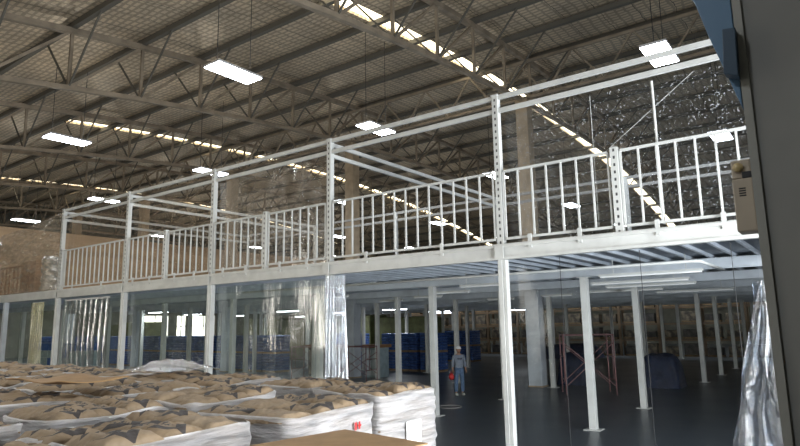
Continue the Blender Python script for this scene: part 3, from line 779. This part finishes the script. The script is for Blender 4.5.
scaffold(-13.9, 11.9, .15, 'red scaffold frame right of the gathered plastic curtain', 1.6, 1.6, 1.0)
scaffold(-2.7, 11.6, .5, 'red scaffold frame behind the nearest inner column', 2.1, 1.7, 1.2)
for i, (x, y, w_) in enumerate(((-16.95, 13.3, 2.4), (-14.3, 13.9, .9))):
    t = empty('work_bench', (x, y, 0)); tag(t, ['grey cabinet bench with brown boards, left of the plastic curtain', 'grey cabinet bench behind the plastic curtain'][i], 'bench', 'cabinet benches')
    obj('cabinet', B((-w_/2,w_/2,-.4,.4,0,1.45)), M['palecrate'] if i else M['rackgoods2'], t, bev=.01); obj('board', B((-w_/2-.1,w_/2+.1,-.5,.5,1.45,1.6)), M['carton'], t)
    for s in (-.25, .25): obj('door', B((s*w_-w_*.22,s*w_+w_*.22,-.415,-.4,.1,1.35)), M['grey_steel'] if i else M['rackgoods'], t)
# dark tarp-covered piles
def pile(x, y, L, W, H, label):
    bm = bmesh.new(); g = []
    for i in range(17):
        g.append([])
        for j in range(17):
            u = -1+i/8; v = -1+j/8
            z = H*((1-abs(u)**5)*(1-abs(v)**5))**.4+.08*noise.noise(Vector((u*3, v*3, x))) if max(abs(u), abs(v)) < 1 else 0
            g[i].append(bm.verts.new((u*L/2, v*W/2, max(0, z))))
    for i in range(16):
        for j in range(16): bm.faces.new((g[i][j], g[i+1][j], g[i+1][j+1], g[i][j+1]))
    return tag(obj('covered_pile', bm, M['dtarp'], None, (x, y, .002), smooth=True), label, 'covered pile', 'dark tarp-covered piles')
pile(-1.0, 15.0, 1.5, 1.3, 1.25, 'dark blue tarp-covered pile right of the second inner column')
pile(-4.3, 14.6, 1.2, 1.1, 1.3, 'dark blue covered pile beside the building column')
pile(-11.3, 32.6, 3.6, 3., 1.0, 'low dark covered pile on the floor in front of the rack')

# pallet rack at the back
RY = 37.2
def rack_bay(x, lab, seedv):
    t = empty('storage_rack', (x, RY, 0)); tag(t, lab, 'storage rack', 'pallet racks along the back')
    for sx in (-1.35, 1.35):
        for sy_ in (-.5, .5): obj('upright', B((sx-.05,sx+.05,sy_-.05,sy_+.05,0,4.6)), M['rackbeam'], t)
    for z in (1.15, 2.3, 3.45):
        for sy_ in (-.5, .5): obj('shelf_beam', B((-1.3,1.3,sy_-.03,sy_+.03,z-.07,z+.05)), M['rackbeam'], t)
        obj('shelf_deck', B((-1.3,1.3,-.5,.5,z+.05,z+.07)), M['rackgoods2'], t)
rl = 12
for i in range(rl):
    x = 3.5-2.8*i
    rack_bay(x, 'brown storage rack bay at the back, %s from the right' % ORD[i], i)
    for l, z in enumerate((0, 1.23, 2.38, 3.53)):
        for s in (-.65, .65):
            if random.random() < .12: continue
            h = random.uniform(.55, .92)
            t = empty('goods_pallet', (x+s, RY, z)); mm = M['rackgoods'] if random.random() < .65 else M['rackgoods2']
            tag(t, 'wrapped goods pallet on the %s rack bay from the right, %s level, %s side' % (ORD[i], ['floor', 'second', 'third', 'top'][l], 'left' if s < 0 else 'right'), 'goods pallet', 'wrapped goods on the back racks')
            obj('pallet', B((-.5,.5,-.45,.45,.002,.12)), M['wood'], t); obj('goods', B((-.48,.48,-.43,.43,.12,h)), mm, t, bev=.04)
# olive goods beyond the blue rows
for i in range(9):
    if 4 <= i <= 6: continue
    o = obj('goods_stack', B((-2.2,2.2,-1,1,0,3.1+.2*(i%2))), M['green'], None, (-20-4.8*i, 24.5, 0), bev=.1)
    tag(o, 'tall olive stack of goods behind the blue row, %s from the right' % ORD[i], 'goods stack', 'olive stacks behind the blue row')

# ring mark on the floor
bm = bmesh.new(); n = 48
pts = [(math.cos(2*PI*i/n)*.36, math.sin(2*PI*i/n)*.36, 0) for i in range(n+1)]
tube(bm, pts, .012, 6)
tag(obj('hose_ring', bm, M['dimmed_grey'], None, (-5.13, 6.09, .012), smooth=True), 'thin grey ring of hose lying on the dark floor', 'hose')

# ------------------------------------------------------------------ blue bracket and beige box on the partition
def prism(name, pts, y0, y1, m, parent=None):
    bm = bmesh.new()
    a = [bm.verts.new((x, y0, z)) for x, z in pts]; b = [bm.verts.new((x, y1, z)) for x, z in pts]
    bm.faces.new(a); bm.faces.new(b[::-1])
    for i in range(len(pts)): bm.faces.new((a[i], b[i], b[(i+1)%len(pts)], a[(i+1)%len(pts)]))
    return obj(name, bm, m, parent, bev=.004)
t = empty('blue_bracket', (0, 0, 0)); tag(t, 'blue steel bracket plate fixed high on the partition edge', 'bracket')
prism('plate', [(4.967,3.56),(4.967,4.6),(4.70,4.6),(4.765,4.29),(4.80,4.20),(4.85,3.985)], -7.12, -7.02, M['blue'], t)
prism('dark_box', [(4.972, 3.707), (4.982, 3.963), (4.924, 3.971), (4.909, 3.74)], -7.2, -7.12, M['bluedark'], t)
t = empty('alarm_box', (4.915, -7.03, 2.95)); tag(t, 'beige wall box with a round lamp on top, on the partition edge', 'electrical box')
obj('body', B((-.035,.055,-.07,.07,.0,.265)), M['beige'], t, bev=.006)
obj('lamp_bracket', B((-.035,.052,-.05,.05,.27,.365)), M['beige'], t, bev=.006)
bm = bmesh.new(); lathe(bm, [(0,0),(.022,0),(.024,.012),(.016,.022),(0,.024)], 16)
o = obj('lamp', bm, mat('amber_lens', (.45, .34, .16), .3), t, (-.003,-.05,.325), smooth=True); o.rotation_euler = (PI/2, 0, 0)
obj('knob', B((.01,.052,-.062,-.045,.268,.30)), M['black'], t, bev=.004)
obj('vent', B(*[(-.008,.022,-.0715,-.0705,.175+.012*i,.182+.012*i) for i in range(4)]), M['dark'], t)
obj('wall_plate', B((.045,.055,-.03,.03,.02,.34)), M['walledge'], t)

# ------------------------------------------------------------------ worker
def skin_body(name, verts, edges, radii, m, parent, sub=2):
    me = bpy.data.meshes.new(name); me.from_pydata([v for v in verts], edges, []); me.update()
    o = bpy.data.objects.new(name, me); C.objects.link(o); o.parent = parent
    me.materials.append(m)
    sk = o.modifiers.new('skin', 'SKIN'); sk.use_smooth_shade = True
    ly = me.skin_vertices[0] if me.skin_vertices else None
    if ly is None:
        bpy.context.view_layer.objects.active = o
        bm = bmesh.new(); bm.from_mesh(me); bm.verts.layers.skin.verify(); bm.to_mesh(me); bm.free(); ly = me.skin_vertices[0]
    for i, r in enumerate(radii):
        ly.data[i].radius = r if isinstance(r, tuple) else (r, r); ly.data[i].use_root = (i == 0)
    s = o.modifiers.new('sub', 'SUBSURF'); s.levels = sub; s.render_levels = sub
    return o
# faces the camera: built facing -Y
P = empty('person', (-6.53, 9.0, 0), math.radians(50))
tag(P, 'person in a grey shirt, jeans and white cap standing among the columns', 'person')
V = [(0,0,.95),(0,0,1.12),(0,.005,1.28),(0,.01,1.40),(0,.005,1.48),(0,-.005,1.56),     # pelvis..head base
     (.17,.01,1.38),(.235,.015,1.12),(.245,-.03,.90),                                  # right arm (its left)
     (-.17,.01,1.38),(-.235,.015,1.12),(-.245,-.04,.90),
     (.095,0,.90),(.11,-.01,.50),(.115,.01,.10),(.12,-.12,.035),
     (-.095,0,.90),(-.12,-.01,.50),(-.13,.01,.10),(-.14,-.12,.035)]
Ed = [(0,1),(1,2),(2,3),(3,4),(4,5),(3,6),(6,7),(7,8),(3,9),(9,10),(10,11),(0,12),(12,13),(13,14),(14,15),(0,16),(16,17),(17,18),(18,19)]
Rd = [(.11,.08),(.10,.07),(.11,.08),(.10,.07),(.05,.05),(.05,.05),(.058,.058),(.042,.042),(.03,.03),(.058,.058),(.042,.042),(.03,.03),(.085,.085),(.058,.058),(.038,.038),(.03,.025),(.085,.085),(.058,.058),(.038,.038),(.03,.025)]
skin_body('body', V, Ed, Rd, M['skin'], P)
# shirt and trousers follow the body slightly larger
skin_body('shirt', [(0,0,.88),V[1],V[2],V[3]]+[(0,.006,1.45)]+[V[6],V[7],(.243,-.02,.97),V[9],V[10],(-.243,-.03,.97)], [(0,1),(1,2),(2,3),(3,4),(3,5),(5,6),(6,7),(3,8),(8,9),(9,10)],
          [(.185,.14),(.17,.125),(.175,.125),(.15,.105),(.065,.062),.072,.056,.046,.072,.056,.046], M['shirt'], P)
skin_body('trousers', [(0,0,1.04),(0,0,.90),(.095,0,.84),(.112,-.01,.50),(.118,.01,.10),(-.095,0,.84),(-.122,-.01,.50),(-.132,.01,.10)], [(0,1),(1,2),(2,3),(3,4),(1,5),(5,6),(6,7)],
          [(.165,.12),(.155,.12),.102,.082,.072,.102,.082,.072], M['jeans'], P)
bm = bmesh.new(); bmesh.ops.create_uvsphere(bm, u_segments=24, v_segments=18, radius=1)
for v in bm.verts:
    x, y, z = v.co; jaw = .82+.18*min(1, max(0, (z+1)/.9)); v.co = (x*.078*jaw, y*.097*(.9+.1*jaw)-(.012 if z < -.3 and y < 0 else 0), z*.118)
obj('head', bm, M['skin'], P, (0,-.01,1.60), smooth=True)
bm = bmesh.new(); tube(bm, ((0,-.095,1.625),(0,-.118,1.59),(0,-.10,1.578)), .012, 8); obj('nose', bm, M['skin'], P, smooth=True)
for s in (-1, 1):
    bm = bmesh.new(); bmesh.ops.create_uvsphere(bm, u_segments=10, v_segments=8, radius=.011); obj('eye', bm, M['black'], P, (s*.031,-.095,1.612))
    bm = bmesh.new(); bmesh.ops.create_uvsphere(bm, u_segments=10, v_segments=8, radius=1, matrix=Matrix.Diagonal((.012,.02,.032,1))); obj('ear', bm, M['skin'], P, (s*.079,0,1.60), smooth=True)
    bm = bmesh.new(); tube(bm, ((s*.245,-.035,.905),(s*.247,-.045,.84)), .034, 10)
    for f in range(4): tube(bm, ((s*.247,-.075+.02*f,.845),(s*.244,-.078+.02*f,.80),(s*.232,-.076+.02*f,[.775,.765,.768,.782][f])), .009, 6)
    tube(bm, ((s*.24,-.07,.875),(s*.228,-.092,.845),(s*.224,-.098,.815)), .010, 6); obj('hand', bm, M['skin'], P, smooth=True)
    bm = bmesh.new(); bmesh.ops.create_uvsphere(bm, u_segments=14, v_segments=8, radius=1, matrix=Matrix.Diagonal((.05,.135,.06,1)))
    for v in bm.verts: v.co.z = max(v.co.z, -.035)
    obj('shoe', bm, M['shoe'], P, ((.118 if s > 0 else -.133),-.05,.036), smooth=True)
bm = bmesh.new(); tube(bm, ((-.02,-.104,1.555),(0,-.108,1.552),(.02,-.104,1.555)), .006, 6); obj('mouth', bm, M['red'], P)
bm = bmesh.new(); bmesh.ops.create_uvsphere(bm, u_segments=20, v_segments=14, radius=1)
bmesh.ops.delete(bm, geom=[v for v in bm.verts if v.co.z < -.25 or (v.co.y < -.1 and v.co.z < .5)], context='VERTS')
for v in bm.verts: v.co = (v.co.x*.09, v.co.y*.108, v.co.z*.12)
obj('hair', bm, M['hair'], P, (0,0,1.61), smooth=True)
bm = bmesh.new(); bmesh.ops.create_uvsphere(bm, u_segments=20, v_segments=14, radius=1)
bmesh.ops.delete(bm, geom=[v for v in bm.verts if v.co.z < -.05], context='VERTS')
for v in bm.verts: v.co = (v.co.x*.098, v.co.y*.115, v.co.z*.105)
bmesh.ops.create_cone(bm, cap_ends=True, segments=20, radius1=.085, radius2=.08, depth=.01, matrix=Matrix.Translation((0,-.10,0)))
obj('cap', bm, M['capw'], P, (0,-.005,1.645), smooth=True)
for i, bxs in enumerate((((-.075,-.055),(-.03,-.015),(.015,.03),(.055,.075)),)):
    obj('chest_print', B(*[(a,b,-.135,-.118,1.26,1.32) for a, b in bxs], (-.055,-.03,-.135,-.118,1.31,1.32), (.03,.055,-.135,-.118,1.285,1.295)), M['print'], P)
t = empty('red_bag', (0,0,0)); t.location = (-6.53-.245*math.cos(math.radians(50))-.02, 9.0-.245*math.sin(math.radians(50))-.06, .56)
tag(t, "small red bag held in the standing person's hand", 'bag')
bm = bmesh.new(); bmesh.ops.create_uvsphere(bm, u_segments=14, v_segments=10, radius=1, matrix=Matrix.Diagonal((.11,.08,.12,1))); obj('pouch', bm, M['red'], t, (0,0,.1), smooth=True)
bm = bmesh.new(); tube(bm, ((-.05,0,.18),(-.02,0,.27),(.02,0,.27),(.05,0,.18)), .01, 6); obj('handle', bm, M['red'], t)

# ------------------------------------------------------------------ view
s = bpy.context.scene
s.view_settings.view_transform = 'Standard'; s.view_settings.look = 'None'; s.view_settings.gamma = 1; s.view_settings.use_curve_mapping = False
s.view_settings.exposure = 0.0
s.cycles.max_bounces = 8; s.cycles.transparent_max_bounces = 24
